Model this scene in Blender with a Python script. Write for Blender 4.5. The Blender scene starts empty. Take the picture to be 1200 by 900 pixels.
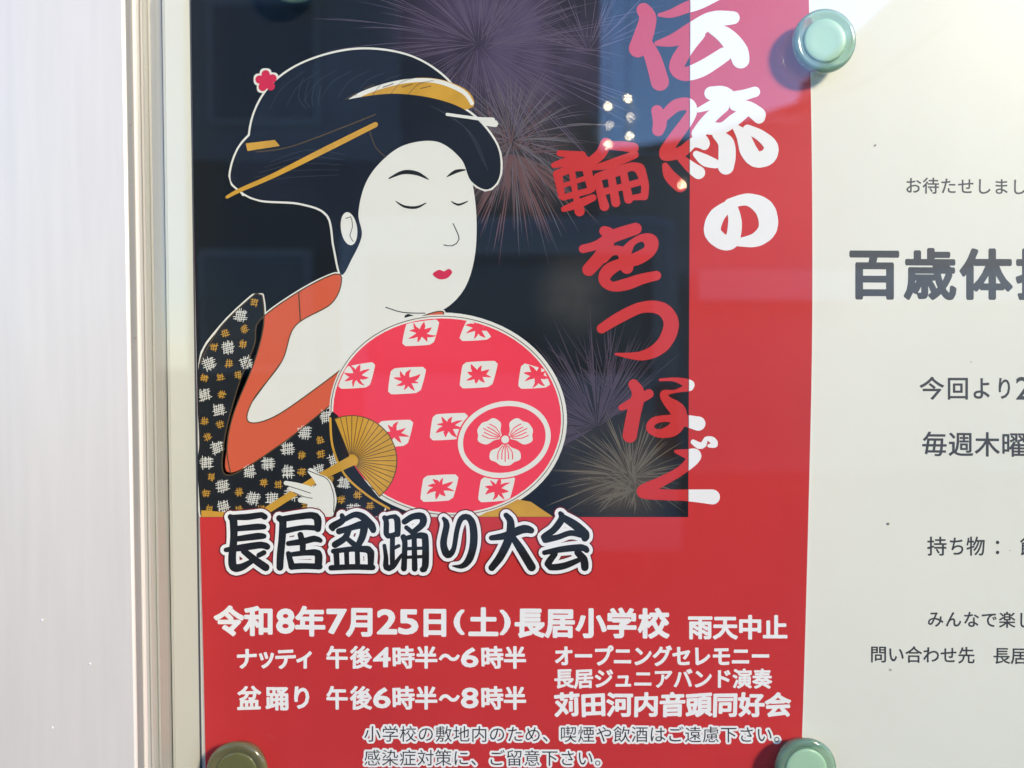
import bpy, math, random
from mathutils import Vector
from mathutils.geometry import delaunay_2d_cdt
R = math.radians
random.seed(11)
S = bpy.context.scene
COL = S.collection

# ------------------------------------------------------------------ camera
D, PITCH, F = 0.386, R(2.0), 942.0            # metres to the board, tilt, focal length in photo pixels
cam = bpy.data.cameras.new('camera'); camo = bpy.data.objects.new('camera', cam); COL.objects.link(camo)
camo.location = (0, -D, 0); camo.rotation_euler = (R(90) - PITCH, 0, 0)
cam.sensor_width = 36; cam.lens = 36 * F / 1200; cam.clip_start = 0.01; cam.clip_end = 300
cam.dof.use_dof = True; cam.dof.focus_distance = D - 0.001; cam.dof.aperture_fstop = 6.5
S.camera = camo
# ------------------------------------------------------------------ world, sun, exposure
SUN_DIR = Vector((0.95, -1.0, 0.62)).normalized()          # towards the sun
elev = math.asin(SUN_DIR.z); azim = math.atan2(SUN_DIR.x, SUN_DIR.y)
w = bpy.data.worlds.new('World'); S.world = w; w.use_nodes = True
sky = w.node_tree.nodes.new('ShaderNodeTexSky'); sky.sky_type = 'NISHITA'; sky.sun_disc = False
sky.sun_elevation = elev; sky.sun_rotation = azim; sky.dust_density = 0.3; sky.ozone_density = 8.5; sky.air_density = 1.0
bg = w.node_tree.nodes['Background']; bg.inputs['Strength'].default_value = 0.15
w.node_tree.links.new(sky.outputs[0], bg.inputs[0])
sl = bpy.data.lights.new('sun', 'SUN'); sl.energy = 2.05; sl.angle = R(9); sl.color = (1, 0.855, 0.65)
so = bpy.data.objects.new('sun', sl); COL.objects.link(so)
so.rotation_euler = (-SUN_DIR).to_track_quat('-Z', 'Y').to_euler()
S.view_settings.view_transform = 'Standard'; S.view_settings.look = 'None'
S.view_settings.exposure = 1.42; S.view_settings.gamma = 1.0; S.view_settings.use_curve_mapping = False
S.cycles.transparent_max_bounces = 24; S.cycles.max_bounces = 10

# ------------------------------------------------------------------ helpers
CT, ST = math.cos(PITCH), math.sin(PITCH)
def P(px, py, d=0.0):
    """point of the plane d metres in front of the board, given in drawing units (0.41 mm) of the sheet"""
    u, v = (px - 600) / F, (450 - py) / F
    dy, dz = CT + v * ST, v * CT - ST
    t = (D - d) / dy
    return Vector((u * t, -d, dz * t))
def lin(c):
    c /= 255.0
    return c / 12.92 if c <= 0.04045 else ((c + 0.055) / 1.055) ** 2.4
def rgb(r, g, b, k=1.0): return (lin(r) * k, lin(g) * k, lin(b) * k, 1)

def mat(name, col, rough=0.5, spec=0.5, coat=0.0, metal=0.0, noise=0.0, nscale=60.0, bump=0.0, bscale=40.0, coat_rough=0.1, trans=0.0, sss=0.0, stretch=None):
    m = bpy.data.materials.new(name); m.use_nodes = True
    nt = m.node_tree; b = nt.nodes['Principled BSDF']
    b.inputs['Base Color'].default_value = col; b.inputs['Roughness'].default_value = rough
    b.inputs['Specular IOR Level'].default_value = spec; b.inputs['Metallic'].default_value = metal
    b.inputs['Coat Weight'].default_value = coat; b.inputs['Coat Roughness'].default_value = coat_rough
    b.inputs['Transmission Weight'].default_value = trans
    if sss: b.inputs['Subsurface Weight'].default_value = sss; b.inputs['Subsurface Radius'].default_value = (.004, .006, .005)
    tc = nt.nodes.new('ShaderNodeTexCoord'); vec = tc.outputs['Object']
    if stretch:
        mp = nt.nodes.new('ShaderNodeMapping'); mp.inputs['Scale'].default_value = stretch
        nt.links.new(vec, mp.inputs[0]); vec = mp.outputs[0]
    if noise:
        n = nt.nodes.new('ShaderNodeTexNoise'); n.inputs['Scale'].default_value = nscale; n.inputs['Detail'].default_value = 6
        nt.links.new(vec, n.inputs['Vector'])
        mr = nt.nodes.new('ShaderNodeMapRange'); mr.inputs[1].default_value = .3; mr.inputs[2].default_value = .7
        mr.inputs[3].default_value = 1 - noise; mr.inputs[4].default_value = 1 + noise
        nt.links.new(n.outputs['Fac'], mr.inputs[0])
        hs = nt.nodes.new('ShaderNodeHueSaturation'); hs.inputs['Color'].default_value = col
        nt.links.new(mr.outputs[0], hs.inputs['Value']); nt.links.new(hs.outputs[0], b.inputs['Base Color'])
    if bump:
        n2 = nt.nodes.new('ShaderNodeTexNoise'); n2.inputs['Scale'].default_value = bscale; n2.inputs['Detail'].default_value = 3
        mp2 = nt.nodes.new('ShaderNodeMapping'); mp2.inputs['Scale'].default_value = (.7, 1, 1.6) if coat and not stretch else (1, 1, 1)
        nt.links.new(vec, mp2.inputs[0]); nt.links.new(mp2.outputs[0], n2.inputs['Vector'])
        bp = nt.nodes.new('ShaderNodeBump'); bp.inputs['Strength'].default_value = bump; bp.inputs['Distance'].default_value = 0.0016
        nt.links.new(n2.outputs['Fac'], bp.inputs['Height']); nt.links.new(bp.outputs[0], b.inputs['Normal'])
        nt.links.new(bp.outputs[0], b.inputs['Coat Normal'])
    return m

def root_of(o):
    while o.parent: o = o.parent
    return o
def thing(name, loc, label, cat, group=None):
    o = bpy.data.objects.new(name, None); COL.objects.link(o); o.location = loc; o.empty_display_size = 0.01
    o['label'] = label; o['category'] = cat
    if group: o['group'] = group
    return o
def obj(name, verts, faces, m, parent=None, label=None, smooth=False):
    off = Vector(root_of(parent).location) if parent else Vector((0, 0, 0))
    me = bpy.data.meshes.new(name); me.from_pydata([tuple(Vector(v) - off) for v in verts], [], faces)
    me.materials.append(m); me.update()
    if smooth:
        for p in me.polygons: p.use_smooth = True
    o = bpy.data.objects.new(name, me); COL.objects.link(o)
    if parent: o.parent = parent
    if label: o['label'] = label
    return o

# ---- flat drawing kit: convex pieces and outlines merged into one clean sheet
def ccw(p):
    a = sum(p[i][0] * p[(i + 1) % len(p)][1] - p[(i + 1) % len(p)][0] * p[i][1] for i in range(len(p)))
    return p if a > 0 else p[::-1]
def hull(pts):
    pts = sorted(set((round(x, 4), round(y, 4)) for x, y in pts))
    if len(pts) < 3: return pts
    def half(it):
        h = []
        for p in it:
            while len(h) > 1 and (h[-1][0] - h[-2][0]) * (p[1] - h[-2][1]) - (h[-1][1] - h[-2][1]) * (p[0] - h[-2][0]) <= 0: h.pop()
            h.append(p)
        return h
    return half(pts)[:-1] + half(reversed(pts))[:-1]
def capsule(a, b, n=12):
    pts = []
    for x, y, r in (a, b):
        pts += [(x + r * math.cos(2 * math.pi * k / n), y + r * math.sin(2 * math.pi * k / n)) for k in range(n)]
    return hull(pts)
def cat(pts, closed=False, step=4.0):
    """Catmull-Rom through points of any dimension"""
    n = len(pts); out = []
    if n < 3 and not closed: return [tuple(p) for p in pts]
    for i in range(n if closed else n - 1):
        p0 = pts[(i - 1) % n] if closed or i > 0 else pts[0]
        p1, p2 = pts[i], pts[(i + 1) % n]
        p3 = pts[(i + 2) % n] if closed or i + 2 < n else pts[-1]
        k = max(1, int(math.hypot(p2[0] - p1[0], p2[1] - p1[1]) / step))
        for j in range(k):
            t = j / k
            out.append(tuple(0.5 * (2 * b + (c - a) * t + (2 * a - 5 * b + 4 * c - d) * t * t + (3 * b - a - 3 * c + d) * t ** 3)
                             for a, b, c, d in zip(p0, p1, p2, p3)))
    if not closed: out.append(tuple(pts[-1]))
    return out
def stroke(pts, dr=0.0, step=3.0, n=12):
    c = [(x, y, max(r, 0.15) + dr) for x, y, r in cat(pts, False, step)]
    if len(c) == 1: return [capsule(c[0], c[0], n)]
    return [capsule(c[i], c[i + 1], n) for i in range(len(c) - 1)]
def line(pts, r, closed=False, step=4.0, n=6):
    c = [(x, y, r) for x, y in cat(pts, closed, step)]
    if closed: c.append(c[0])
    return [capsule(c[i], c[i + 1], n) for i in range(len(c) - 1)]
def blob(pts, step=4.0): return cat(pts, True, step)
def ell(cx, cy, rx, ry, a=0.0, n=48):
    ca, sa = math.cos(a), math.sin(a)
    return [(cx + rx * math.cos(t) * ca - ry * math.sin(t) * sa, cy + rx * math.cos(t) * sa + ry * math.sin(t) * ca)
            for t in (2 * math.pi * k / n for k in range(n))]
def clip(poly, x0, left):
    out = []
    for i in range(len(poly)):
        a, b = poly[i], poly[(i + 1) % len(poly)]
        ia = (a[0] <= x0) == left; ib = (b[0] <= x0) == left
        if ia: out.append(a)
        if ia != ib:
            t = (x0 - a[0]) / (b[0] - a[0]); out.append((x0, a[1] + t * (b[1] - a[1])))
    return out
def union(polys):
    vs, fs = [], []
    for p in polys:
        if len(p) < 3: continue
        if abs(sum(p[i][0] * p[i - 1][1] - p[i - 1][0] * p[i][1] for i in range(len(p)))) < 4e-3: continue
        p = ccw(p); fs.append(list(range(len(vs), len(vs) + len(p)))); vs += [Vector(q) for q in p]
    if not fs: return [], []
    v, e, f, ov, oe, of = delaunay_2d_cdt(vs, [], fs, 0, 1e-4)
    return [tuple(q) for q in v], [list(f[i]) for i in range(len(f)) if of[i]]
LAY0, LSTEP = 0.00043, 0.00001
def lay(k): return LAY0 + k * LSTEP
def sheet(name, polys, k, m, parent, label=None):
    v, f = union(polys)
    return flat(name, v, f, k, m, parent, label)
def flat(name, v, f, k, m, parent, label=None):
    d = lay(k); vs = [P(x, y, d) for x, y in v]; ff = []
    for q in f:
        a, b, c = (Vector((vs[i].x, vs[i].z)) for i in q[:3])
        ff.append(q if (b - a).cross(c - a) > 0 else q[::-1])      # face the viewer (-Y)
    return obj(name, vs, ff, m, parent, label)

# ---- characters: outlines from Blender's built-in font
_gl = {}
def glyph(ch):
    if ch not in _gl:
        cu = bpy.data.curves.new('glyph', 'FONT'); cu.body = ch; cu.resolution_u = 3
        o = bpy.data.objects.new('glyph', cu); COL.objects.link(o)
        dg = bpy.context.evaluated_depsgraph_get(); dg.update()
        me = bpy.data.meshes.new_from_object(o.evaluated_get(dg))
        vs = [(v.co.x, v.co.y) for v in me.vertices]; fs = [list(p.vertices) for p in me.polygons]
        cnt = {}
        for f in fs:
            for i in range(len(f)):
                e = tuple(sorted((f[i], f[(i + 1) % len(f)]))); cnt[e] = cnt.get(e, 0) + 1
        ed = [e for e in cnt if cnt[e] == 1]
        bpy.data.objects.remove(o); bpy.data.curves.remove(cu); bpy.data.meshes.remove(me)
        _gl[ch] = (vs, fs, ed)
    return _gl[ch]
def write(cells, fat=0.0, slope=0.0, wob=0.0, n=6, merge=False):
    """cells: (character, x0, x1, top, bottom) in drawing units; the em box of a full-width glyph fills the cell"""
    V, Fc, every = [], [], []
    for ch, x0, x1, yt, yb in cells:
        vs, fs, ed = glyph(ch)
        if not vs: continue
        wide = ord(ch) > 0x2e7f
        gx0, gx1 = (0.04, 0.96) if wide else (min(v[0] for v in vs), max(v[0] for v in vs))
        gy0, gy1 = (-0.08, 0.84) if wide else (min(v[1] for v in vs), max(v[1] for v in vs))
        sx, sy = (x1 - x0) / (gx1 - gx0), (yb - yt) / (gy1 - gy0)
        rn = random.Random(ch); a, b = rn.uniform(-wob, wob), rn.uniform(-wob, wob)
        def tr(p):
            x = x0 + (p[0] - gx0) * sx; y = yb - (p[1] - gy0) * sy
            u, w_ = (x - (x0 + x1) / 2), (y - (yt + yb) / 2)
            return (x + a * w_, y + slope * (x - 600) + b * u - wob * u * .7)
        q = [tr(p) for p in vs]
        if fat > 0:
            polys = [[q[i] for i in f] for f in fs]
            polys += [capsule((*q[i], fat), (*q[j], fat), n) for i, j in ed]
            if merge: every += polys; continue               # neighbours touch: one sheet for the whole line
            v, f = union(polys)
        else: v, f = q, fs
        o = len(V); V += v; Fc += [[i + o for i in t] for t in f]
    return union(every) if every else (V, Fc)
def cells(txt, x0, x1, yt, yb, frac=0.93):
    pitch = (x1 - x0) / (len(txt) - 1 + frac)
    return [(c, x0 + i * pitch, x0 + i * pitch + pitch * frac, yt, yb) for i, c in enumerate(txt) if c not in ' \u3000']

# ------------------------------------------------------------------ materials
PR = dict(rough=0.45, spec=0.2, coat=.32, coat_rough=.045, bump=.6, bscale=11)      # laminated print with gentle ripples
M_RED = mat('red_print', (.60, .037, .036, 1), noise=.07, nscale=9, **PR)
M_WHITE = mat('white_print', (.90, .88, .85, 1), **PR)
M_CREAM = mat('cream_print', (.80, .78, .69, 1), **PR)
M_BLACK = mat('black_print', (.014, .016, .018, 1), **PR)
M_MAROON = mat('maroon_print', (.16, .012, .016, 1), **PR)
M_HAIR = mat('hair_print', (.012, .016, .025, 1), noise=.25, nscale=25, **PR)
M_ORANGE = mat('orange_print', rgb(232, 104, 72, .85), **PR)
M_PINK = mat('pink_print', (.90, .050, .085, 1), **PR)
M_GOLD = mat('gold_print', rgb(222, 168, 62, .85), noise=.12, nscale=80, **PR)
M_BROWN = mat('brown_line_print', (.10, .065, .03, 1), **PR)
M_GREYL = mat('grey_line_print', (.03, .03, .034, 1), **PR)
M_LIP = mat('lip_print', rgb(226, 50, 84, .85), **PR)
M_PAPER = mat('white_paper', (.80, .79, .75, 1), rough=.6, noise=.015, nscale=400)
M_NOTICE = mat('notice_paper', (.80, .775, .675, 1), rough=.42, spec=.4, noise=.03, nscale=9, bump=.12, bscale=10)
M_INK = mat('grey_ink', (.035, .038, .045, 1), rough=.5)
M_BOARD = mat('cream_board', (.76, .745, .655, 1), rough=.4, noise=.02, nscale=12)
M_ALU = mat('anodised_aluminium', (.83, .755, .645, 1), rough=.42, metal=.30, noise=.025, nscale=14, stretch=(18, 18, 1.2))
M_ALU2 = mat('channel_aluminium', (.50, .48, .42, 1), rough=.4, metal=.3, noise=.05, nscale=20, stretch=(80, 80, 1.0))
M_GROOVE = mat('dull_groove', (.27, .265, .24, 1), rough=.5, metal=.2, noise=.08, nscale=20, stretch=(80, 80, 2))
M_STRIP = mat('cream_strip', (.50, .49, .41, 1), rough=.45, noise=.03, nscale=10)
M_SHADOW = mat('painted_shadow', (.05, .055, .07, 1), rough=.6)  # dark blue-grey standing in for shade beside the poster
M_SPECK = mat('dirt', (.25, .22, .17, 1), rough=.8)
M_FLECK = mat('white_fleck', (.85, .85, .85, 1), rough=.4)
TEAL = dict(rough=.12, spec=.5, coat=.6, coat_rough=.05, sss=.25)
M_TEAL = mat('teal_plastic', (.52, .76, .57, 1), trans=.75, noise=.05, nscale=60, **TEAL)
M_TEALC = mat('pale_teal_plastic', (.40, .61, .41, 1), noise=.05, nscale=60, **{**TEAL, 'coat': .1, 'spec': .35, 'rough': .3})
M_OLIVE = mat('olive_plastic', (.22, .20, .085, 1), trans=.3, noise=.06, nscale=60, **TEAL)
M_OLIVEC = mat('dark_olive_plastic', (.15, .145, .05, 1), noise=.06, nscale=60, **TEAL)

def picture_mat():
    m = mat('night_sky_print', (.008, .010, .012, 1), **PR); nt = m.node_tree; b = nt.nodes['Principled BSDF']
    geo = nt.nodes.new('ShaderNodeNewGeometry'); cur = None
    base = nt.nodes.new('ShaderNodeRGB'); base.outputs[0].default_value = (.008, .010, .012, 1); cur = base.outputs[0]
    nz = nt.nodes.new('ShaderNodeTexNoise'); nz.inputs['Scale'].default_value = 28; nz.inputs['Detail'].default_value = 5
    nt.links.new(geo.outputs['Position'], nz.inputs['Vector'])
    for px, py, rad, col, k in ((575, 30, 150, (.115, .08, .15, 1), .85), (640, 60, 120, (.12, .09, .17, 1), .65), (610, 175, 110, (.11, .085, .085, 1), .55),
                                (675, 345, 62, (.10, .09, .07, 1), .6), (725, 555, 95, (.13, .10, .06, 1), .75), (650, 500, 90, (.06, .05, .07, 1), .4)):
        c = P(px, py, .0005); s = nt.nodes.new('ShaderNodeVectorMath'); s.operation = 'DISTANCE'; s.inputs[1].default_value = c
        nt.links.new(geo.outputs['Position'], s.inputs[0])
        r = nt.nodes.new('ShaderNodeMapRange'); r.interpolation_type = 'SMOOTHSTEP'
        r.inputs[1].default_value = 0; r.inputs[2].default_value = rad * .00041; r.inputs[3].default_value = k; r.inputs[4].default_value = 0
        nt.links.new(s.outputs['Value'], r.inputs[0])
        mu = nt.nodes.new('ShaderNodeMath'); mu.operation = 'MULTIPLY'
        nr = nt.nodes.new('ShaderNodeMapRange'); nr.inputs[1].default_value = .35; nr.inputs[2].default_value = .65; nr.inputs[3].default_value = .25; nr.inputs[4].default_value = 1.1
        nt.links.new(nz.outputs['Fac'], nr.inputs[0]); nt.links.new(r.outputs[0], mu.inputs[0]); nt.links.new(nr.outputs[0], mu.inputs[1])
        mx = nt.nodes.new('ShaderNodeMixRGB'); mx.inputs[2].default_value = col
        nt.links.new(mu.outputs[0], mx.inputs[0]); nt.links.new(cur, mx.inputs[1]); cur = mx.outputs[0]
    nt.links.new(cur, b.inputs['Base Color'])
    return m

# ------------------------------------------------------------------ display case: board, frame, pane
def box(x0, x1, y0, y1, z0, z1):
    v = [(x, y, z) for x in (x0, x1) for y in (y0, y1) for z in (z0, z1)]
    return v, [(0, 1, 3, 2), (4, 6, 7, 5), (0, 4, 5, 1), (2, 3, 7, 6), (0, 2, 6, 4), (1, 5, 7, 3)]
ZB, ZT = -0.30, 0.28
case = thing('display_case', (0, 0, ZB), 'aluminium glass-fronted notice case with a cream backing board behind the poster', 'notice case')
obj('back_panel', *box(-.30, .36, 0, .012, ZB, ZT), M_BOARD, case)
def X(px, d): return P(px, 450, d).x
def extrude(name, prof, m, bevel=0.0):
    """upright extrusion of a plan profile given as (drawing x at mid height, depth in mm)"""
    pts = [(X(px, d / 1000), -d / 1000) for px, d in prof]
    n = len(pts); v = [(x, y, z) for z in (ZB, ZT) for x, y in pts]
    f = [(i, (i + 1) % n, n + (i + 1) % n, n + i) for i in range(n)] + [tuple(range(n))[::-1], tuple(range(n, 2 * n))]
    o = obj(name, v, f, m, case)
    if bevel:
        b = o.modifiers.new('bevel', 'BEVEL'); b.width = bevel; b.segments = 3; b.limit_method = 'ANGLE'
    return o
def extrude_back(name, front, back_mm, m, bevel=0.0):
    """front edge points left to right, closed behind at back_mm"""
    pts = [(X(px, d / 1000), -d / 1000) for px, d in front]
    pts = [(pts[0][0], -back_mm / 1000)] + pts + [(pts[-1][0], -back_mm / 1000)]
    n = len(pts); v = [(x, y, z) for z in (ZB, ZT) for x, y in pts]
    f = [(i, (i + 1) % n, n + (i + 1) % n, n + i) for i in range(n)] + [tuple(range(n))[::-1], tuple(range(n, 2 * n))]
    o = obj(name, v, f, m, case)
    if bevel:
        b = o.modifiers.new('bevel', 'BEVEL'); b.width = bevel; b.segments = 3; b.limit_method = 'ANGLE'
    return o
extrude_back('outer_frame', [(-160, 36), (-20, 36), (28, 36.6), (150, 36.6), (153, 36)], 35, M_ALU)
extrude_back('groove', [(100, 35.2), (153.4, 35.2)], 27, M_GROOVE)
extrude_back('bead', [(150, 28.4), (163.9, 28.4)], 26, M_ALU, .0003)
extrude_back('sliding_track', [(160, 27.7), (164.6, 27.5), (170.5, 23.6), (171, 24.2), (173.3, 24.2), (174, 23), (179.6, 19.2), (180, 19.8), (182.2, 19.8), (183, 19), (196, 9)], 1, M_ALU2)
extrude_back('bead', [(196.2, 10.2), (198.6, 10.2)], 1, M_STRIP, .0002)
extrude_back('inner_strip', [(199, 9.4), (228, 1.6)], -2, M_STRIP)
extrude_back('shadow_strip', [(228.1, 1.5), (229.6, 1.0)], -1.5, M_SHADOW)  # shadow line at the poster's left edge, built as a dark-coloured strip
# glass pane
gm = bpy.data.materials.new('clear_glass'); gm.use_nodes = True; nt = gm.node_tree; nt.nodes.remove(nt.nodes['Principled BSDF'])
tr_ = nt.nodes.new('ShaderNodeBsdfTransparent'); tr_.inputs[0].default_value = (.985, .995, .985, 1)
gl_ = nt.nodes.new('ShaderNodeBsdfGlossy'); gl_.inputs['Roughness'].default_value = .008
fr_ = nt.nodes.new('ShaderNodeFresnel'); fr_.inputs[0].default_value = 1.52
gn_ = nt.nodes.new('ShaderNodeNewGeometry'); io_ = nt.nodes.new('ShaderNodeMapRange')          # same reflectance on both faces of the pane
io_.inputs[3].default_value = 1.62; io_.inputs[4].default_value = 1 / 1.62
nt.links.new(gn_.outputs['Backfacing'], io_.inputs[0]); nt.links.new(io_.outputs[0], fr_.inputs[0])
mx_ = nt.nodes.new('ShaderNodeMixShader')
nt.links.new(fr_.outputs[0], mx_.inputs[0]); nt.links.new(tr_.outputs[0], mx_.inputs[1]); nt.links.new(gl_.outputs[0], mx_.inputs[2])
nt.links.new(mx_.outputs[0], nt.nodes['Material Output'].inputs[0])
obj('glass_pane', *box(X(176, .0235), .345, -.0235, -.0195, ZB + .004, ZT - .004), gm, case)
def speck(px, py, r, m, d):
    c = P(px, py, d); n = 8
    ring = [(c.x + r * math.cos(2 * math.pi * k / n) * random.uniform(.7, 1.2), c.y, c.z + r * math.sin(2 * math.pi * k / n) * random.uniform(.7, 1.3)) for k in range(n)]
    obj('dirt_speck', ring + [(c.x, c.y - r * .35, c.z)], [(k, (k + 1) % n, n) for k in range(n)], m, case)

# ------------------------------------------------------------------ poster
def slab(edge, d0, d1):
    n = len(edge); v = [P(x, y, d0) for x, y in edge] + [P(x, y, d1) for x, y in edge]
    return v, [tuple(range(n))[::-1], tuple(range(n, 2 * n))] + [(i, (i + 1) % n, n + (i + 1) % n, n + i) for i in range(n)]
edge = cat([(221.5, -60), (222.5, 0), (226, 200), (229.5, 400), (233.5, 600), (238, 780), (241, 930)], step=40)
right = cat([(938, 930), (942, 820), (947, 640), (952, 420), (952.5, 250), (951, 120), (948.5, 0), (947.5, -60)], step=40)
outline = edge + right
poster = thing('poster', P(590, 930), 'red bon dance festival poster with a kimono woman, fireworks and large Japanese lettering', 'poster')
obj('paper_sheet', *slab(outline, .00012, .00040), M_PAPER, poster)
inset = [(x + .4, y) for x, y in edge] + [(x - .6, y) for x, y in right]
sheet('red_ground', [inset], 0, M_RED, poster)
PX, PY = 806.5, 606.0
pic_edge = [(x + .5, y) for x, y in edge if y < PY] + [(234, PY), (PX, PY), (808.5, 200), (809, -60)]
pic = sheet('night_sky_picture', [pic_edge], 1, picture_mat(), poster)
def split_x(y): return 808.7 - 2.2 * max(0, y) / 606

# fireworks: each burst one printed spray of fine curved streaks
def streak_mat(n, c): return mat(n, c, **PR)
SM = {'violet': streak_mat('violet_streak', (.115, .088, .135, 1)), 'pale': streak_mat('pale_streak', (.15, .135, .15, 1)), 'rust': streak_mat('rust_streak', (.15, .08, .08, 1)),
      'straw': streak_mat('straw_streak', (.15, .125, .09, 1)), 'mauve': streak_mat('mauve_streak', (.075, .055, .08, 1))}
def burst(cx, cy, n, r0, r1, a0, a1, grav, wid, m, seed, side=1):
    rn = random.Random(seed); V, Fc = [], []
    for i in range(n):
        a = R(rn.uniform(a0, a1)); L = rn.uniform(r0, r1) * rn.uniform(.6, 1); s = rn.uniform(.02, .66) * L; g = grav * rn.uniform(.6, 1.3)
        d = lay(2) + .00002 * i / n; K = 7; pts = []
        for k in range(K + 1):
            t = s + (L - s) * k / K; x = cx + math.cos(a) * t; y = cy + math.sin(a) * t + g * (t / r1) ** 2 * r1
            pts.append((x, y))
        if any(y > PY - 2 or x > split_x(y) - 2 or x < 236 for x, y in pts): continue
        wmax = wid * rn.uniform(.35, 1.0); o = len(V)
        for k, (x, y) in enumerate(pts):
            q = pts[min(k + 1, K)]; p = pts[max(k - 1, 0)]; dx, dy = q[0] - p[0], q[1] - p[1]; l = math.hypot(dx, dy) or 1
            ww = wmax * (.12 + math.sin(math.pi * min(1, .08 + .92 * k / K) ** .8)) * .5
            V += [P(x - dy / l * ww, y + dx / l * ww, d), P(x + dy / l * ww, y - dx / l * ww, d)]
        Fc += [(o + 2 * k, o + 2 * k + 1, o + 2 * k + 3, o + 2 * k + 2) for k in range(K)]
    obj('firework_burst', V, Fc, m, pic)
burst(560, 52, 260, 60, 235, 0, 360, .22, 1.0, SM['violet'], 1)
burst(566, 60, 90, 90, 230, -95, 60, .05, .9, SM['violet'], 2)
burst(600, 165, 200, 40, 140, 0, 360, .30, 1.0, SM['pale'], 3)
burst(602, 180, 170, 30, 120, 20, 165, .22, 1.5, SM['rust'], 4)
burst(598, 180, 60, 20, 100, 180, 360, .1, 1.3, SM['rust'], 5)
burst(690, 60, 60, 40, 120, -170, -10, -.05, .8, SM['violet'], 6)
burst(700, 500, 230, 50, 165, 150, 330, .06, 1.3, SM['mauve'], 7)
burst(740, 560, 240, 30, 120, 0, 360, .16, 1.2, SM['straw'], 8)
burst(715, 470, 60, 40, 120, -140, -40, .0, 1.2, SM['mauve'], 9)
burst(745, 575, 60, 20, 70, 90, 270, .2, 1.6, SM['straw'], 10)

# ---- the printed figure: a plain stand-in drawn as a simple woman in a kimono holding a round fan
bun = blob([(296, 182), (296, 140), (318, 100), (360, 72), (420, 58), (480, 66), (524, 94), (544, 130), (520, 150), (400, 160), (330, 190)])
wing = blob([(270, 206), (284, 168), (326, 138), (400, 118), (470, 110), (540, 126), (580, 166), (586, 204), (572, 222), (552, 212), (540, 186), (512, 166), (474, 170), (446, 190), (428, 216),
             (420, 250), (424, 276), (412, 304), (400, 322), (392, 290), (384, 252), (352, 238), (304, 234), (280, 222)])
face = blob([(450, 178), (476, 164), (512, 162), (540, 182), (551, 214), (556, 256), (554, 300), (543, 336), (520, 360), (492, 368), (474, 366), (466, 386), (430, 414), (382, 452),
             (332, 492), (290, 496), (298, 470), (338, 392), (384, 352), (402, 318), (398, 284), (404, 236), (424, 200)])
collar = blob([(304, 376), (350, 342), (393, 321), (400, 331), (388, 356), (346, 382), (330, 424), (297, 468), (291, 494), (322, 488), (380, 448), (440, 402), (492, 372), (520, 366), (500, 392),
               (470, 410), (420, 452), (386, 476), (330, 520), (268, 557), (262, 522), (278, 456), (298, 404)])
kimono_o = [(233, 428), (258, 384), (300, 344), (307, 346), (309, 380), (298, 424), (274, 484), (266, 524), (270, 554), (330, 521), (388, 478), (392, 520), (420, 570), (440, 605.5), (235.5, 605.5), (233.5, 520)]
kimono = cat(kimono_o, True, 6)
kimono = [(max(x, 232.0 + max(0, y - 560) * .06), min(y, 605.6)) for x, y in kimono]
FC = (524, 487); fan = ell(*FC, 138.5, 118, R(8), 72)
fan = [(x, min(y, 605.6)) for x, y in fan]
sash = [(560, 605.6), (600, 584), (622, 588), (648, 605.6)]
fan_in = ell(*FC, 134, 113.5, R(8), 72); fan_in = [(x, min(y, 605.6)) for x, y in fan_in]
flower = [capsule((312 + 8 * math.cos(t), 95 + 8 * math.sin(t), 5), (312, 95, 5)) for t in (k * 1.2566 - .4 for k in range(5))]
def dil(poly, r): return [poly] + [capsule((*poly[i], r), (*poly[(i + 1) % len(poly)], r), 8) for i in range(len(poly))]
sil = []
for p in (bun, wing, face, fan, kimono): sil += dil(p[::2] if len(p) > 120 else p, 2.4)
sil += [hull([(x + dx, y + dy) for x, y in f for dx in (-2, 2) for dy in (-2, 2)]) for f in flower]
sil += line([(286, 226), (330, 205)], 4.2) + line([(540, 138), (580, 145)], 4.2) + dil(collar, 2.2)
sil = [[(max(x, 232.2), min(y, 605.7)) for x, y in p] for p in sil]
K0 = 6
wom = sheet('printed_figure', sil, K0, M_CREAM, poster)
sheet('hair_ornament', flower, K0 + 5, M_LIP, wom)
sheet('hair', [bun], K0 + 1, M_HAIR, wom)
sheet('hair_comb', [blob([(388, 136), (420, 112), (470, 94), (510, 92), (545, 104), (556, 120), (548, 128), (510, 130), (460, 118), (420, 124)])], K0 + 2, M_GOLD, wom)
sheet('hair_comb', line([(392, 132), (424, 110), (470, 96), (510, 95), (542, 107), (553, 121)], 2.6), K0 + 3, M_CREAM, wom)
sheet('comb_pattern', sum([line([(405 + 22 * k, 121 - 9 * math.sin(.5 + k * .42) - 10 * (k > 0)), (417 + 22 * k, 115 - 9 * math.sin(.7 + k * .42) - 8 * (k > 0))], .5) for k in range(5)], []), K0 + 4, M_BROWN, wom)
strands = []
for k in range(9): strands += line([(316 + 20 * k, 128 - 5 * k + .4 * k * k), (330 + 20 * k, 104 - 4 * k + .42 * k * k), (356 + 19 * k, 84 - 1.5 * k + .35 * k * k)], .3)
for k in range(4): strands += line([(355 + 7 * k, 92 + 3 * k), (350 + 8 * k, 115 + 3 * k), (366 + 8 * k, 134 + 2 * k)], .35)
SHEEN = mat('hair_sheen_print', (.045, .055, .075, 1), **PR)
sheet('hair_strands', strands, K0 + 3, SHEEN, wom)
sheet('hair_strands', sum([line([(292 + 6 * k, 214 - 6 * k), (340 + 5 * k, 208 - 8 * k), (396 + 2 * k, 205 - 6 * k)], .3) for k in range(5)], []), K0 + 5, SHEEN, wom)
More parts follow.
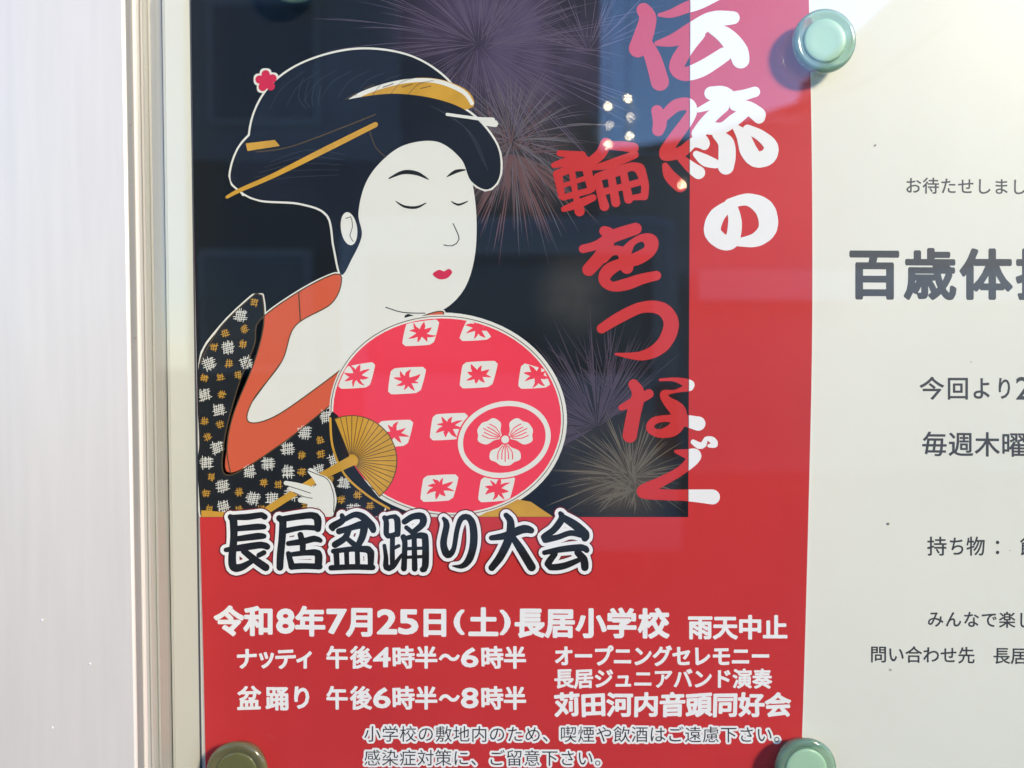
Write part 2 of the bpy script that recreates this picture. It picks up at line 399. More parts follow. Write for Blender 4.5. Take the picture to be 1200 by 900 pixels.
sheet('hair_strands', sum([line([(505 + 8 * k, 124 + 3 * k), (545 + 5 * k, 150 + 5 * k), (566 + 3 * k, 190 + 5 * k)], .3) for k in range(3)], []), K0 + 5, SHEEN, wom)
sheet('face', [face], K0 + 2, M_CREAM, wom)
sheet('collar', [collar], K0 + 3, M_ORANGE, wom)
sheet('kimono', [kimono], K0 + 3, M_BLACK, wom)
sheet('hair', [wing], K0 + 4, M_HAIR, wom)
ear = ell(409, 268, 10, 20, R(-8), 28)
sheet('ear', [ear], K0 + 5, M_CREAM, wom)
sheet('ear_line', line(ear, .5, True) + line([(405, 256), (411, 254), (413, 266), (410, 276), (414, 283)], .45), K0 + 6, M_GREYL, wom)
sheet('nose', line([(531, 262), (538, 280), (530, 288), (520, 287)], .6), K0 + 6, M_GREYL, wom)
sheet('chin_line', line([(452, 360), (472, 366), (498, 367)], .6), K0 + 6, M_GREYL, wom)
sheet('eyebrow', stroke([(456, 209, .8), (472, 202, 2.3), (488, 203, 2.4), (502, 210, .6)]), K0 + 6, M_BLACK, wom)
sheet('eyebrow', stroke([(524, 207, .6), (534, 201, 2.1), (545, 199, .8)]), K0 + 6, M_BLACK, wom)
sheet('eye', stroke([(464, 236, .5), (474, 242, 1.4), (488, 243, 1.5), (499, 238, .6)]), K0 + 7, M_BLACK, wom)
sheet('eye', stroke([(529, 236, .5), (537, 240, 1.3), (548, 236, .6)]), K0 + 7, M_BLACK, wom)
sheet('lips', [blob([(507, 321), (515, 316), (520, 318), (526, 315), (530, 319), (524, 326), (514, 327)], 2)], K0 + 7, M_LIP, wom)
bl = line(collar, .7, True) + line([(350, 342), (352, 376)], .7) + line(kimono_o[:9], .7) + line([(330, 424), (296, 470)], .7)
bl += line([(300, 178), (340, 172), (400, 150), (440, 134)], .7) + line([(432, 150), (440, 172), (452, 184)], .6)
sheet('outline_drawing', bl, K0 + 8, M_BROWN, wom)
sheet('hairpin', stroke([(266, 231, 1.8), (281, 223, 2.4), (322, 205, 2.8), (380, 176, 3.4), (440, 146, 3.0)]), K0 + 9, M_GOLD, wom)
sheet('hairpin', [ccw([(288, 168), (322, 164), (328, 171), (290, 177)])], K0 + 9, M_GOLD, wom)
sheet('hairpin', stroke([(524, 134, 1.8), (560, 139, 2.0), (577, 141, 3.4)]), K0 + 9, M_CREAM, wom)
# woven marks on the kimono
def inside(p, poly):
    c = False
    for i in range(len(poly)):
        (x1, y1), (x2, y2) = poly[i], poly[i - 1]
        if (y1 > p[1]) != (y2 > p[1]) and p[0] < (x2 - x1) * (p[1] - y1) / (y2 - y1) + x1: c = not c
    return c
rn = random.Random(5); marks = []; hw, hg = [], []
for gy in range(352, 605, 9):
    for gx in range(236, 440, 4):
        x, y = gx + rn.uniform(-2, 2), gy + rn.uniform(-3, 3)
        if not all(inside((x + a, y + b), kimono) for a, b in ((7, 0), (-7, 0), (0, 7), (0, -7))): continue
        gold = rn.random() < .3
        if any(math.hypot(x - a, y - b) < (16 if gold or g else 21.5) for a, b, g in marks): continue
        marks.append((x, y, gold)); s = 4.6 if gold else 7.6; a = rn.uniform(-.3, .3) - .15; n = 3 if gold else 5
        for k in range(n):
            o = (k - (n - 1) / 2) * s * (.5 if gold else .31)
            for t in (a, a + math.pi / 2 + .12):
                cx, cy = x - math.sin(t) * o, y + math.cos(t) * o; l = s * rn.uniform(.75, 1.1); cx += rn.uniform(-.5, .5); cy += rn.uniform(-.5, .5); t += rn.uniform(-.09, .09)
                (hg if gold else hw).append(capsule((cx - math.cos(t) * l, cy - math.sin(t) * l, .42), (cx + math.cos(t) * l, cy + math.sin(t) * l, .42), 4))
fit = lambda ps: [[(max(x, 233.5), min(y, 605)) for x, y in p] for p in ps]
sheet('woven_marks', fit(hw), K0 + 4, M_CREAM, wom); sheet('woven_marks', fit(hg), K0 + 4, M_GOLD, wom)
sheet('sash', [sash], K0 + 3, M_GOLD, wom); sheet('sash', [[(236, 605.6), (236, 598), (262, 600), (275, 605.6)]], K0 + 5, M_GOLD, wom)
# round fan
fa = sheet('fan_rim', [fan], K0 + 10, M_CREAM, wom)
sheet('fan_face', [fan_in], K0 + 11, M_PINK, wom)
sheet('fan_rim', [p for p in line(ell(*FC, 136.5, 116, R(8), 60)[:], .5, True) if max(q[1] for q in p) < 605], K0 + 11, M_BROWN, wom)
fb, fs_ = [], []
for cx, cy in ((493, 390), (560, 384), (418, 440), (477, 446), (561, 439), (629, 440), (462, 508), (526, 500), (515, 572), (582, 573)):
    u = [(-21, -14), (-17, -18), (18, -20), (22, -16), (18, 14), (13, 18), (-18, 20), (-22, 16)]
    q = [(cx + .95 * x - .08 * y, cy + .8 * y) for x, y in u]
    q = [p for p in q]
    ins = [inside(p, fan_in) for p in q]
    if not all(ins):                                        # trim a mark that runs past the rim
        t = []
        for p in q:
            k = 1.0
            while not inside((cx + (p[0] - cx) * k, cy + (p[1] - cy) * k), fan_in) and k > 0: k -= .04
            t.append((cx + (p[0] - cx) * (k - .03), cy + (p[1] - cy) * (k - .03)))
        q = t
    fb.append(blob(q, 3))
    for k in range(8):
        a = k * math.pi / 4 + .25; l = rn.uniform(13, 18)
        while not inside((cx + math.cos(a) * l * 1.08, cy + math.sin(a) * l * .9), fan_in): l -= 1
        a2 = a + rn.uniform(-.22, .22); p = stroke([(cx, cy, 3.0), (cx + math.cos(a2) * l * .6, cy + math.sin(a2) * l * .5, rn.uniform(1.6, 2.7)), (cx + math.cos(a) * l, cy + math.sin(a) * l * .8, .5)], n=8)
        fs_ += p
sheet('fan_blossom', fb, K0 + 12, M_CREAM, wom); sheet('fan_blossom', fs_, K0 + 13, M_PINK, wom)
CC = (591, 515)
sheet('fan_crest', [ell(*CC, 57, 46, R(-14))], K0 + 14, M_PINK, wom)
ring = [p for p in line(ell(*CC, 52, 41.5, R(-14), 60), 3.0, True, n=8)]
lob, vein = [], []
for a in (R(90), R(-30), R(210)):
    ax, ay = math.cos(a), math.sin(a); bx, by = -ay, ax
    f = lambda u, v: (CC[0] + 1 + (ax * u + bx * v) * 1.05, CC[1] + (ay * u + by * v) * .92)
    lob.append(blob([f(4, 0), f(10, -7), f(15, -16), (f(25, -17)), f(29, -10), f(33, -5), f(33, 5), f(29, 10), f(25, 17), f(15, 16), f(10, 7)], 2))
    for s in (-.55, -.25, .25, .55): vein += line([f(8, s * 5), f(16, s * 14), f(25, s * 15)], .6)
    vein += line([f(6, 0), f(28, 0)], .6)
sheet('fan_crest', ring + lob, K0 + 15, M_CREAM, wom)
sheet('fan_crest', vein + [ell(CC[0] + 1, CC[1], 6.5, 6.5, 0, 20)], K0 + 16, M_PINK, wom)
sheet('fan_crest', [ell(CC[0] + 1, CC[1], 4.6, 4.6, 0, 20)], K0 + 17, M_CREAM, wom)
# gilt joint of the fan, handle and hand
gc = (412, 540)
wedge = [gc] + [(gc[0] + 53 * math.cos(t), gc[1] + 53 * math.sin(t)) for t in (R(-112 + 164 * k / 30) for k in range(31))]
dk = [(386, 488), (396, 487), (412, 540), (452, 594), (440, 590), (408, 562), (390, 522)]
sheet('fan_joint', [blob(dk, 5)], K0 + 14, M_BLACK, wom)
sheet('fan_joint', [wedge], K0 + 15, M_GOLD, wom)
sheet('fan_joint', sum([line([(gc[0] + 8 * math.cos(t), gc[1] + 8 * math.sin(t)), (gc[0] + 53 * math.cos(t), gc[1] + 53 * math.sin(t))], .45, step=60) for t in (R(-112 + 164 * k / 22) for k in range(23))], [])
      + line([(gc[0] + 53 * math.cos(t), gc[1] + 53 * math.sin(t)) for t in (R(-112 + 164 * k / 12) for k in range(13))], .6), K0 + 16, M_BROWN, wom)
sheet('fan_joint', line([(387, 490), (390, 524), (404, 556), (430, 580), (456, 596)], 1.3), K0 + 16, M_GOLD, wom)
sheet('fan_handle', stroke([(412, 540, 6), (370, 562, 4.2), (316, 596, 4.2), (306, 602, 3.4)]), K0 + 17, M_GOLD, wom)
hand = stroke([(335, 566, 2.6), (350, 570, 4), (364, 576, 6)]) + stroke([(340, 572, 2.4), (354, 578, 4), (366, 580, 6)]) + stroke([(352, 586, 3), (364, 586, 5)])
hand += stroke([(382, 600, 9.5), (384, 585, 10.5), (380, 568, 9), (372, 560, 5), (364, 552, 3.5)]) + stroke([(366, 596, 6), (370, 580, 8), (378, 574, 8)])
hand = [[(x, min(y, 605.6)) for x, y in p] for p in hand]
sheet('hand', hand, K0 + 18, M_CREAM, wom)
sheet('hand_lines', line([(336, 569), (352, 574), (364, 578)], .45) + line([(344, 577), (356, 582), (366, 584)], .45) + line([(360, 551), (372, 556), (384, 562), (391, 580), (391, 600)], .5), K0 + 19, M_GREYL, wom)

# ---- brush slogan running down the poster
def tz(ox, oy, s, pts): return [(ox + x / s, oy + y / s, r / s) for x, y, r in pts]
SL = []
def char(): SL.append([])
char(); A = lambda *p: SL[-1].append(tz(720, 0, 6, p))
A((205, 70, 50), (235, 130, 60), (205, 250, 68), (165, 340, 64)); A((230, 320, 48), (275, 420, 58), (320, 575, 64))
A((315, 105, 12), (400, 95, 30), (500, 55, 40), (600, 20, 44), (740, -50, 44)); A((300, 305, 18), (420, 280, 46), (550, 215, 62), (690, 140, 60), (835, 125, 46))
A((590, 235, 50), (520, 320, 52), (455, 420, 55), (440, 485, 52), (500, 520, 50), (620, 480, 56), (770, 385, 52)); A((690, 205, 35), (780, 250, 60), (865, 350, 70), (888, 420, 62))
char(); B = lambda *p: SL[-1].append(tz(760, 90, 7.5, p))
B((75, 300, 52), (100, 395, 62), (85, 470, 52)); B((140, 345, 45), (240, 255, 55), (345, 240, 55), (382, 300, 46), (330, 400, 52), (235, 530, 55), (150, 660, 56), (170, 690, 50), (290, 660, 50), (390, 580, 45), (470, 570, 62), (490, 600, 44))
B((290, 720, 36), (380, 800, 52), (440, 842, 58)); B((420, 680, 30), (500, 735, 52), (590, 765, 40)); SL[-1].append([(779.5, 194, 3.5), (785, 206, 7), (797, 217.5, 7.8)])
B((550, 145, 60), (660, 145, 62), (740, 195, 55)); B((440, 292, 22), (560, 245, 42), (700, 195, 56), (840, 160, 48), (935, 132, 46))
B((660, 260, 50), (560, 345, 55), (490, 430, 62), (440, 500, 62)); B((760, 250, 50), (870, 270, 58), (965, 335, 66), (972, 360, 52)); B((540, 450, 60), (650, 450, 50), (760, 375, 55), (850, 310, 45))
B((600, 510, 40), (680, 580, 70), (690, 700, 76), (680, 790, 70)); B((765, 445, 28), (830, 520, 58), (880, 650, 76), (950, 725, 72), (1050, 700, 72), (1075, 610, 62), (990, 520, 50), (870, 460, 40))
char(); N_ = lambda *p: SL[-1].append(tz(560, 0, 3, p))
N_((892, 715, 16), (840, 760, 28), (825, 815, 30), (860, 850, 28), (893, 845, 26), (904, 780, 24), (892, 720, 18)); N_((885, 716, 18), (950, 702, 22), (1008, 735, 34), (1020, 800, 33), (980, 842, 25), (915, 852, 14))
char(); W = lambda *p: SL[-1].append(tz(640, 150, 6, p))
W((95, 178, 22), (165, 185, 24), (255, 190, 26)); W((55, 262, 20), (140, 240, 32), (225, 225, 36), (285, 212, 16)); W((82, 325, 32), (110, 480, 24)); W((75, 325, 28), (190, 280, 30), (270, 268, 34)); W((285, 280, 34), (318, 425, 28))
W((110, 408, 16), (300, 345, 18)); W((120, 488, 22), (305, 440, 22)); W((125, 570, 20), (230, 532, 30), (330, 490, 24)); W((165, 190, 28), (180, 300, 24), (210, 480, 22), (235, 585, 36))
W((420, 105, 36), (385, 180, 38), (320, 235, 34), (300, 240, 25)); W((440, 122, 30), (540, 128, 34), (615, 140, 36)); W((330, 280, 18), (420, 262, 28), (540, 220, 30), (625, 188, 26))
W((362, 345, 28), (480, 310, 36), (600, 272, 30), (655, 285, 38)); W((358, 350, 28), (390, 480, 30), (410, 550, 34)); W((665, 300, 36), (695, 400, 28), (690, 480, 28)); W((400, 450, 24), (690, 372, 24))
W((458, 340, 27), (490, 525, 32)); W((545, 320, 27), (580, 500, 32)); W((600, 490, 18), (690, 480, 26))
char(); O_ = lambda *p: SL[-1].append(tz(660, 240, 6, p))
O_((140, 310, 30), (240, 282, 32), (360, 218, 45), (510, 168, 42)); O_((290, 185, 36), (325, 220, 45), (270, 350, 48), (180, 455, 46)); O_((280, 372, 40), (340, 325, 34), (410, 330, 36), (445, 400, 48), (448, 440, 46))
O_((430, 350, 46), (485, 268, 24), (560, 232, 28), (618, 258, 50), (605, 325, 44), (520, 378, 46), (410, 412, 38), (320, 460, 46), (288, 525, 40), (340, 573, 34), (440, 560, 42), (550, 522, 38), (655, 498, 34))
char(); T_ = lambda *p: SL[-1].append(tz(560, 300, 3, p))
T_((435, 255, 17), (500, 215, 20), (580, 180, 20), (650, 188, 24), (680, 240, 27), (650, 312, 25), (580, 350, 17), (485, 345, 4))
char(); G = lambda *p: SL[-1].append(tz(680, 420, 5, p))
G((312, 152, 30), (340, 210, 38), (312, 330, 42), (290, 452, 42)); G((242, 288, 18), (320, 252, 28), (402, 208, 28))
G((468, 126, 8), (550, 124, 12), (625, 145, 26), (640, 165, 26), (560, 192, 10), (490, 206, 20), (510, 250, 28), (570, 305, 46), (580, 365, 42), (540, 420, 38), (460, 440, 24), (410, 410, 24), (430, 368, 22), (500, 352, 20), (600, 362, 32), (692, 382, 42))
char(); G((560, 545, 10), (625, 560, 28), (672, 572, 38), (600, 650, 28), (480, 720, 30), (366, 780, 36), (480, 798, 32), (620, 802, 34), (775, 812, 44))
G((662, 490, 15), (695, 510, 20), (722, 505, 18), (738, 470, 12), (775, 480, 20), (788, 505, 18), (755, 512, 10))
for ch in SL:
    pl, pr_ = [], []
    for st in ch:
        for p in stroke(st, step=2.2, n=16):
            cy = sum(q[1] for q in p) / len(p); x0 = split_x(cy)
            a, b = clip(p, x0 + .35, True), clip(p, x0 - .35, False)
            if len(a) > 2: pl.append(a)
            if len(b) > 2: pr_.append(b)
    if pl: sheet('slogan_character', pl, 9, M_RED, poster)
    if pr_: sheet('slogan_character', pr_, 9, M_WHITE, poster, 'white part of a brush character on the red margin')

# ---- outlined black title
TL = []
def tchar(): TL.append([])
tchar(); A = lambda *p: TL[-1].append(tz(250, 590, 7.5, p))
A((150, 118, 24), (175, 140, 34), (180, 300, 32), (165, 480, 34), (180, 560, 36), (245, 560, 32), (345, 505, 20)); A((160, 122, 22), (300, 118, 28), (425, 102, 26), (452, 118, 26)); A((205, 222, 24), (390, 205, 28), (445, 206, 22)); A((205, 312, 24), (390, 288, 30), (445, 288, 22))
A((110, 408, 20), (250, 388, 30), (420, 365, 30), (472, 380, 28)); A((445, 432, 22), (400, 455, 22)); A((270, 420, 28), (370, 500, 32), (460, 562, 34))
tchar(); A((580, 130, 28), (610, 150, 32), (605, 300, 32), (590, 450, 32), (585, 562, 30)); A((590, 140, 26), (750, 115, 28), (870, 105, 30), (915, 135, 34), (918, 222, 30)); A((640, 240, 26), (790, 212, 22), (915, 218, 24))
A((660, 352, 22), (780, 335, 28), (890, 310, 28), (940, 326, 20)); A((765, 275, 26), (785, 350, 27), (785, 430, 25)); A((660, 440, 22), (690, 555, 30)); A((670, 450, 20), (800, 435, 24), (900, 432, 30), (925, 460, 34), (922, 550, 32)); A((690, 555, 28), (800, 550, 26), (935, 555, 26))
tchar(); A = lambda *p: TL[-1].append(tz(380, 590, 7.5, p))
A((155, 105, 20), (160, 150, 28), (70, 205, 32), (75, 225, 20)); A((180, 140, 22), (270, 98, 26), (340, 120, 32), (415, 195, 34), (430, 235, 26)); A((130, 245, 28), (230, 215, 26), (335, 185, 36), (350, 215, 34), (335, 290, 32), (300, 365, 26))
A((215, 235, 26), (180, 305, 28), (95, 362, 30)); A((190, 300, 20), (250, 350, 24), (285, 375, 24)); A((80, 420, 22), (250, 400, 24), (385, 405, 32), (408, 430, 32), (408, 560, 24)); A((105, 430, 26), (112, 560, 24))
A((195, 420, 22), (200, 560, 20)); A((290, 420, 22), (294, 560, 22)); A((60, 566, 24), (250, 558, 25), (425, 562, 25))
tchar(); A((530, 125, 22), (545, 160, 24), (545, 265, 24), (560, 285, 24), (600, 280, 22), (645, 265, 26)); A((540, 130, 18), (600, 115, 18), (640, 138, 28), (645, 270, 25)); A((600, 300, 22), (598, 420, 22), (600, 545, 22)); A((600, 398, 16), (655, 372, 15))
A((528, 370, 16), (542, 470, 20), (545, 560, 26), (600, 555, 25), (680, 450, 12)); A((705, 160, 26), (780, 115, 28), (860, 115, 32), (865, 180, 30), (790, 245, 24)); A((722, 212, 20), (790, 268, 22))
A((695, 295, 26), (708, 340, 24), (705, 450, 24), (700, 572, 26)); A((705, 310, 20), (800, 285, 24), (870, 285, 30), (888, 320, 30), (888, 545, 30), (865, 580, 26)); A((790, 290, 22), (795, 575, 25)); A((715, 398, 15), (885, 392, 14)); A((710, 474, 14), (885, 466, 15))
tchar(); A = lambda *p: TL[-1].append(tz(500, 590, 6, p))
A((118, 105, 12), (140, 150, 22), (118, 280, 24), (145, 358, 27), (188, 325, 18), (215, 180, 18), (245, 105, 20), (292, 98, 22), (325, 155, 26), (330, 280, 27), (300, 390, 26), (250, 440, 18), (185, 440, 5))
tchar(); A((455, 242, 18), (560, 225, 26), (680, 180, 30), (735, 190, 22)); A((558, 82, 18), (590, 130, 26), (580, 240, 30), (520, 370, 28), (458, 452, 24)); A((600, 230, 20), (660, 320, 28), (738, 448, 30))
tchar(); A((940, 70, 16), (952, 105, 24), (895, 185, 24), (820, 235, 18), (830, 262, 16)); A((952, 95, 22), (1040, 150, 30), (1115, 215, 30), (1112, 245, 24)); A((840, 252, 26), (920, 238, 20), (1010, 208, 20), (1090, 222, 22))
A((828, 346, 17), (950, 322, 22), (1090, 310, 24), (1125, 328, 20)); A((900, 355, 22), (852, 425, 24), (870, 448, 22), (960, 440, 24), (1065, 400, 18)); A((1062, 345, 24), (1105, 395, 28), (1112, 450, 26))
def allst(dr, n=12): return sum([stroke(s, dr, 2.5, n) for ch in TL for s in ch], [])
sheet('title_halo', allst(5.6), K0 + 21, M_MAROON, poster)
sheet('title_outline', allst(4.1), K0 + 22, M_WHITE, poster)
for ch in TL: sheet('title_character', sum([stroke(st, .1, 2.5, 12) for st in ch], []), K0 + 23, M_BLACK, poster)

# ---- white text lines
def text(name, cl, fat, m, parent, k=3, slope=0.0, wob=0.0, label=None):
    v, f = write(cl, fat, slope, wob, merge=fat > 2); return flat(name, v, f, k, m, parent, label)
SLP = 0.006
row = [('令', 252, 285), ('和', 287, 320), ('8', 325, 344), ('年', 347, 380), ('7', 384, 405), ('月', 407, 440), ('2', 443, 464), ('5', 468, 489), ('日', 493, 526), ('(', 533, 543), ('土', 550, 583), (')', 587, 597),
       ('長', 604, 637), ('居', 640, 673), ('小', 676, 709), ('学', 712, 745), ('校', 749, 783)]
def rowcells(rw, yt, yb, dig=.0): return [(c, a, b, yt + (dig if ord(c) < 256 else 0), yb - (dig if ord(c) < 256 else 0)) for c, a, b in rw]
text('text_line', rowcells(row, 713, 746, 3.0), 1.55, M_WHITE, poster, slope=SLP)
text('text_line', cells('雨天中止', 807, 922, 721, 748), 1.1, M_WHITE, poster, slope=.002)
KP = dict(fat=.95, m=M_WHITE, parent=poster, slope=.001, wob=.03)
text('text_line', [('ナ', 277, 301, 760, 784), ('ッ', 301, 323, 758, 783), ('テ', 322, 347, 760, 784), ('ィ', 346, 369, 758, 783)], **KP)
tm = lambda a, b, yt, yb: rowcells([('午', 383, 407), ('後', 411, 435), (a, 438, 457), ('時', 460, 485), ('半', 487, 512), ('～', 515, 538), (b, 541, 560), ('時', 564, 589), ('半', 591, 616)], yt, yb, 1.6)
text('text_line', tm('4', '6', 758, 783), **KP)
text('text_line', [('盆', 279, 305, 805, 832), ('踊', 312, 338, 805, 832), ('り', 341, 366, 804, 831)], **KP)
text('text_line', tm('6', '8', 805, 831), **KP)
text('text_line', cells('オープニングセレモニー', 650, 902, 757, 780), **KP)
text('text_line', cells('長居ジュニアバンド演奏', 650, 904, 784, 806), **{**KP, 'fat': .8})
text('text_line', cells('苅田河内音頭同好会', 650, 926, 812, 839), **{**KP, 'fat': 1.2, 'wob': .045})
for tx, x1, yt in (('小学校の敷地内のため、喫煙や飲酒はご遠慮下さい。', 926, 851), ('感染症対策に、ご留意下さい。', 716, 879)):
    cl = cells(tx, 427, x1, yt, yt + 18.5, .9)
    text('small_print', cl, 2.6, M_WHITE, poster, 3, .002); text('small_print', cl, 0.0, M_GREYL, poster, 5, .002)

# ------------------------------------------------------------------ notice on the right
notice = thing('paper_notice', P(1180, 930), 'off-white paper notice with black Japanese text at the right of the poster', 'notice')
obj('paper_sheet', *slab([(925, -70), (922, 940), (1420, 960), (1420, -90)], .00003, .0001), M_NOTICE, notice)
def nline(tx, x0, pitch, yt, size, fat, slope=0.0):
    v, f = write([(c, x0 + i * pitch, x0 + i * pitch + size, yt, yt + size) for i, c in enumerate(tx) if c not in ' \u3000'], fat)
    v = [(x, y + slope * (x - x0)) for x, y in v]; return flat('text_line', v, f, -30, M_INK, notice)
def ncells(rw, yt, yb, fat):
    v, f = write(rowcells(rw, yt, yb), fat); return flat('text_line', v, f, -30, M_INK, notice)
nline('お待たせしました', 1061, 20.6, 208, 18.5, .25, .012)
nline('百歳体操', 996, 65.5, 292, 57, 2.2, .005)
ncells([('今', 1078, 1106), ('回', 1110, 1135), ('よ', 1139, 1162), ('り', 1167, 1187), ('2', 1191, 1207)], 442, 468, .45)
nline('毎週木曜日', 1081, 31, 506, 28, .45, .01)
ncells([('持', 1087, 1109), ('ち', 1112, 1131), ('物', 1133, 1154), ('：', 1164, 1186), ('飲', 1196, 1218)], 629, 651, .3)
nline('みんなで楽し', 1087, 21, 716, 18.5, .3, .012)
nline('問い合わせ先 長居', 1020, 20.6, 757, 19, .3, .012)
for px, py, r, m, d in ((1026, 170, .0004, M_SPECK, .0005), (1138, 424, .0003, M_SPECK, .0005), (1041, 614, .0006, M_SPECK, .0005), (1044, 785, .0004, M_SPECK, .0005), (1184, 645, .0003, M_SPECK, .0005),
                        (49, 727, .0005, M_FLECK, .0371), (105, 778, .0005, M_FLECK, .0371), (61, 853, .0005, M_FLECK, .0371), (154, 146, .0005, M_SPECK, .0312), (159, 396, .0005, M_SPECK, .0312)):
    speck(px, py, r, m, d)

# ------------------------------------------------------------------ magnets
def lathe(prof, n=56):
    """closed turned shape; the first and last profile points lie on the axis"""
    v = [(0, -prof[0][1], 0)]; f = []
    body = prof[1:-1]
    for r, d in body: v += [(r * math.cos(2 * math.pi * k / n), -d, r * math.sin(2 * math.pi * k / n)) for k in range(n)]
    v.append((0, -prof[-1][1], 0)); last = len(v) - 1
    for i in range(len(body) - 1):
        f += [(1 + i * n + k, 1 + i * n + (k + 1) % n, 1 + (i + 1) * n + (k + 1) % n, 1 + (i + 1) * n + k) for k in range(n)]
    b = 1 + (len(body) - 1) * n
    f += [(0, 1 + (k + 1) % n, 1 + k) for k in range(n)] + [(last, b + k, b + (k + 1) % n) for k in range(n)]
    return v, f
def magnet(px, py, label, m1, m2):
    c = P(px, py, .010); t = thing('round_magnet', (c.x, -.0006, c.z), label, 'magnet', 'round magnets pinning the poster corners')
    def part(name, prof, m):
        v, f = lathe(prof); return obj(name, [Vector(q) + Vector(t.location) for q in v], f, m, t, smooth=True)
    part('base', [(0, 0), (.0108, 0), (.0114, .0004), (.0114, .0026), (.0104, .0036), (.0090, .0048), (.0088, .0060), (0, .0060)], m1)
    part('rim', [(0, .0056), (.0128, .0058), (.0142, .0066), (.0147, .0078), (.0144, .0091), (.0136, .0098), (.0126, .0100), (.0114, .0096), (.0104, .0089), (.0100, .0087), (0, .0086)], m1)
    part('button', [(0, .0080), (.0094, .0082), (.0099, .0088), (.0096, .0093), (.0088, .0095), (.0060, .0094), (.0030, .0093), (0, .0093)], m2)
    return t
magnet(967, 47, 'teal translucent magnet whole in view over the top right edge of the poster', M_TEAL, M_TEALC)
magnet(945, 902, 'teal translucent magnet at the lower right poster corner under the small print', M_TEAL, M_TEALC)
magnet(277, 906, 'olive green magnet at the lower left corner of the poster', M_OLIVE, M_OLIVEC)
magnet(343, -36, 'teal magnet above the dark picture, only its lower rim in view', M_TEAL, M_TEALC)

# ------------------------------------------------------------------ what the pane mirrors: dark buildings and a van across the way
M_WALL = mat('dark_render_wall', (.017, .018, .021, 1), rough=.8, noise=.15, nscale=1.2)
M_WALL2 = mat('grey_wall', (.16, .18, .21, 1), rough=.8, noise=.12, nscale=1.0)
M_ROOF = mat('roof_tiles', (.03, .03, .035, 1), rough=.7, noise=.15, nscale=3)
M_PAN = mat('window_glass', (.03, .04, .06, 1), rough=.08)
M_VAN = mat('dark_van_paint', (.20, .22, .26, 1), rough=.3, coat=.6)
M_TRIM = mat('window_trim', (.25, .27, .30, 1), rough=.4)
M_WALL3 = mat('pale_wall', (.36, .35, .34, 1), rough=.8, noise=.12, nscale=1.0)
M_ROOFW = mat('white_balcony', (.8, .8, .8, 1), rough=.6)
M_TAIL = mat('tail_light_red', (.3, .01, .01, 1), rough=.2)
def glow(name, c, e):
    m = mat(name, c); b = m.node_tree.nodes['Principled BSDF']; b.inputs['Emission Color'].default_value = c; b.inputs['Emission Strength'].default_value = e; return m
M_BULB, M_BULB2 = glow('lit_bulb', (1, .82, .50, 1), 38), glow('dim_bulb', (1, .84, .62, 1), 15)
M_ROAD = mat('asphalt', (.05, .05, .052, 1), rough=.9, noise=.2, nscale=8)
GZ = -1.35
def bx(name, x0, x1, y0, y1, z0, z1, m, par): return obj(name, *box(x0, x1, y0, y1, z0, z1), m, par)
g = obj('ground', [(-60, -80, GZ), (60, -80, GZ), (60, .4, GZ), (-60, .4, GZ)], [(0, 1, 2, 3)], M_ROAD); g['kind'] = 'structure'
hb = thing('building', (-3, -7, GZ), 'dark building mirrored in the glass over the left of the poster', 'building')
bx('wall', -2.95, .80, -12, -7, GZ, 4.6, M_WALL, hb); bx('roof', -3.1, .86, -12.1, -6.8, 4.6, 4.8, M_ROOF, hb); bx('upper_wall', -2.9, -1.0, -7.1, -6.9, 1.75, 4.4, M_WALL2, hb)
for x, z in ((-2.2, 2.6), (-2.3, .4), (-1.0, .4)):
    wn = bx('window', x - .5, x + .5, -7.05, -6.86, z - .55, z + .55, M_TRIM, hb); bx('pane', x - .44, x + .44, -6.87, -6.84, z - .49, z + .49, M_PAN, wn)
hc = thing('building', (4, -9, GZ), 'lower grey house mirrored in the glass below the patch of sky', 'building')
bx('wall', .9, 10, -14, -9, GZ, 2.0, M_WALL3, hc)
def gable(name, xz, y0, y1, m):
    n = len(xz); v = [(x, y, z) for y in (y1, y0) for x, z in xz]
    return obj(name, v, [tuple(range(n)), tuple(range(n, 2 * n))[::-1]] + [(i, n + i, n + (i + 1) % n, (i + 1) % n) for i in range(n)], m, hc)
gable('upper_wall', [(.9, 2.003), (10, 2.003), (10, 4.8), (5.1, 4.8), (4.9, 3.7), (4.0, 3.05), (2.1, 2.4), (.9, 2.2)], -14, -9.05, M_WALL3)
gable('roof', [(.86, 2.2), (2.1, 2.4), (4.0, 3.05), (4.9, 3.7), (4.9, 3.78), (4.0, 3.13), (2.1, 2.48), (.86, 2.28)], -14.1, -8.8, M_ROOF)
bx('balcony', 2.0, 6, -9, -8.3, .6, .92, M_ROOFW, hc)
van = thing('van', (0, -5.2, GZ), 'dark van mirrored in the glass below the red slogan', 'van')
def bev(o, wd):
    b = o.modifiers.new('bevel', 'BEVEL'); b.width = wd; b.segments = 4; return o
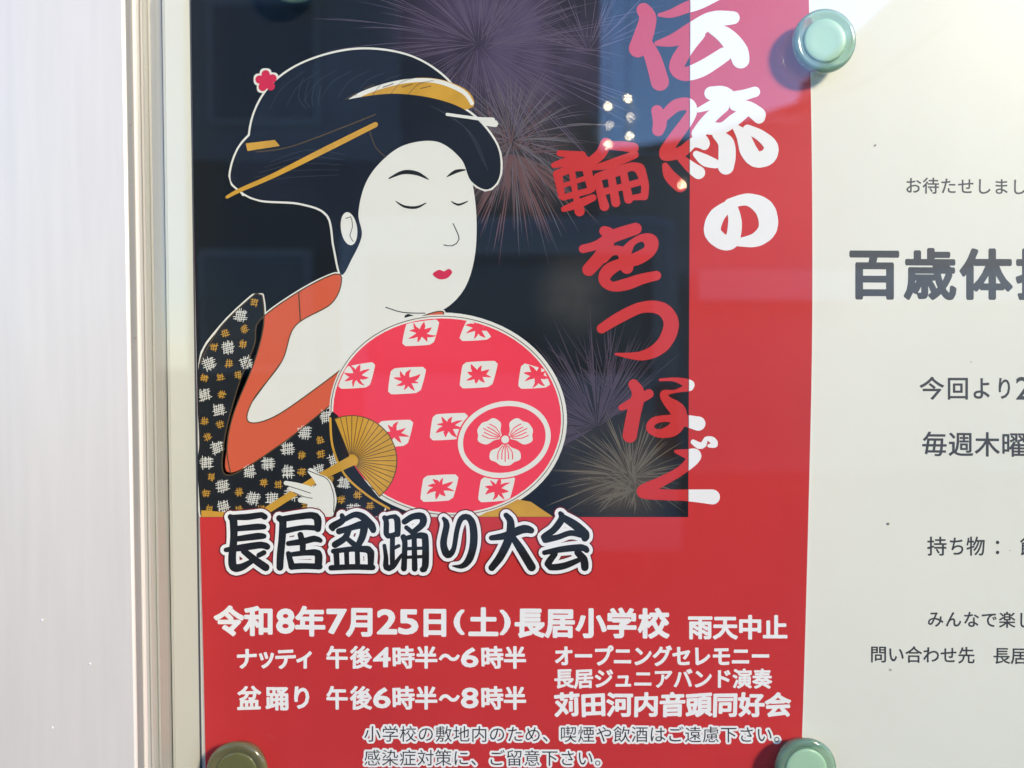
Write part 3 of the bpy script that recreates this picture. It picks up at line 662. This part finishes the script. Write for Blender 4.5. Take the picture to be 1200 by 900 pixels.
bev(bx('body', -.95, .93, -8.0 + 1.2, -4.0, GZ + .28, GZ + 2.12, M_VAN, van), .14)
wn = bev(bx('rear_window', -.78, .76, -4.02, -3.985, GZ + 1.25, GZ + 1.9, M_ROOF, van), .015); bev(bx('pane', -.72, .70, -4.0, -3.975, GZ + 1.31, GZ + 1.84, M_PAN, wn), .01)
bev(bx('bumper', -.93, .91, -4.05, -3.9, GZ + .3, GZ + .5, M_TRIM, van), .03)
for x in (-.86, .84): bev(bx('tail_light', x - .06, x + .06, -4.02, -3.97, GZ + .8, GZ + 1.2, M_TAIL, van), .015)
for x in (-.72, .70):
    for y in (-4.7, -6.2):
        n = 24; v = [(x + dx, y + .31 * math.cos(2 * math.pi * k / n), GZ + .31 + .31 * math.sin(2 * math.pi * k / n)) for dx in (-.1, .1) for k in range(n)]
        obj('wheel', v, [(k, (k + 1) % n, n + (k + 1) % n, n + k) for k in range(n)] + [tuple(range(n))[::-1], tuple(range(n, 2 * n))], M_ROOF, van)
sg = thing('string_lights', (.95, -6.6, 3.0), 'bare bulbs on two hanging cords mirrored in the glass beside the slogan', 'string lights')
def bulb(px, py, k=1.0):
    d = 6.6; u, v_ = (px - 600) / F, (450 - py) / F; t = (d + D) / (CT + v_ * ST); c = Vector((u * t, -d, (v_ * CT - ST) * t)); vs, fs = [], []
    n, m_ = 12, 6; r = .014
    prof = [(r * math.sin(math.pi * q / m_), r * math.cos(math.pi * q / m_)) for q in range(m_ + 1)]
    vs, fs = lathe([(a, b) for a, b in prof], n)
    obj('bulb', [Vector(q) + c for q in vs], fs, M_BULB if k > .5 else M_BULB2, sg, smooth=True); return c
c1 = [bulb(712, 127), bulb(713, 149, .4), bulb(712, 171)]; c2 = [bulb(735, 117), bulb(738, 139, .2), bulb(737, 161)]; bulb(798, 218, .6)
for c in (c1, c2): bx('cord', c[0].x - .004, c[0].x + .004, -6.634, -6.626, c[2].z, 4.0, M_ROOF, sg)
bx('bracket', .78, c2[0].x + .05, -6.9, -6.61, 4.0, 4.03, M_ROOF, sg)
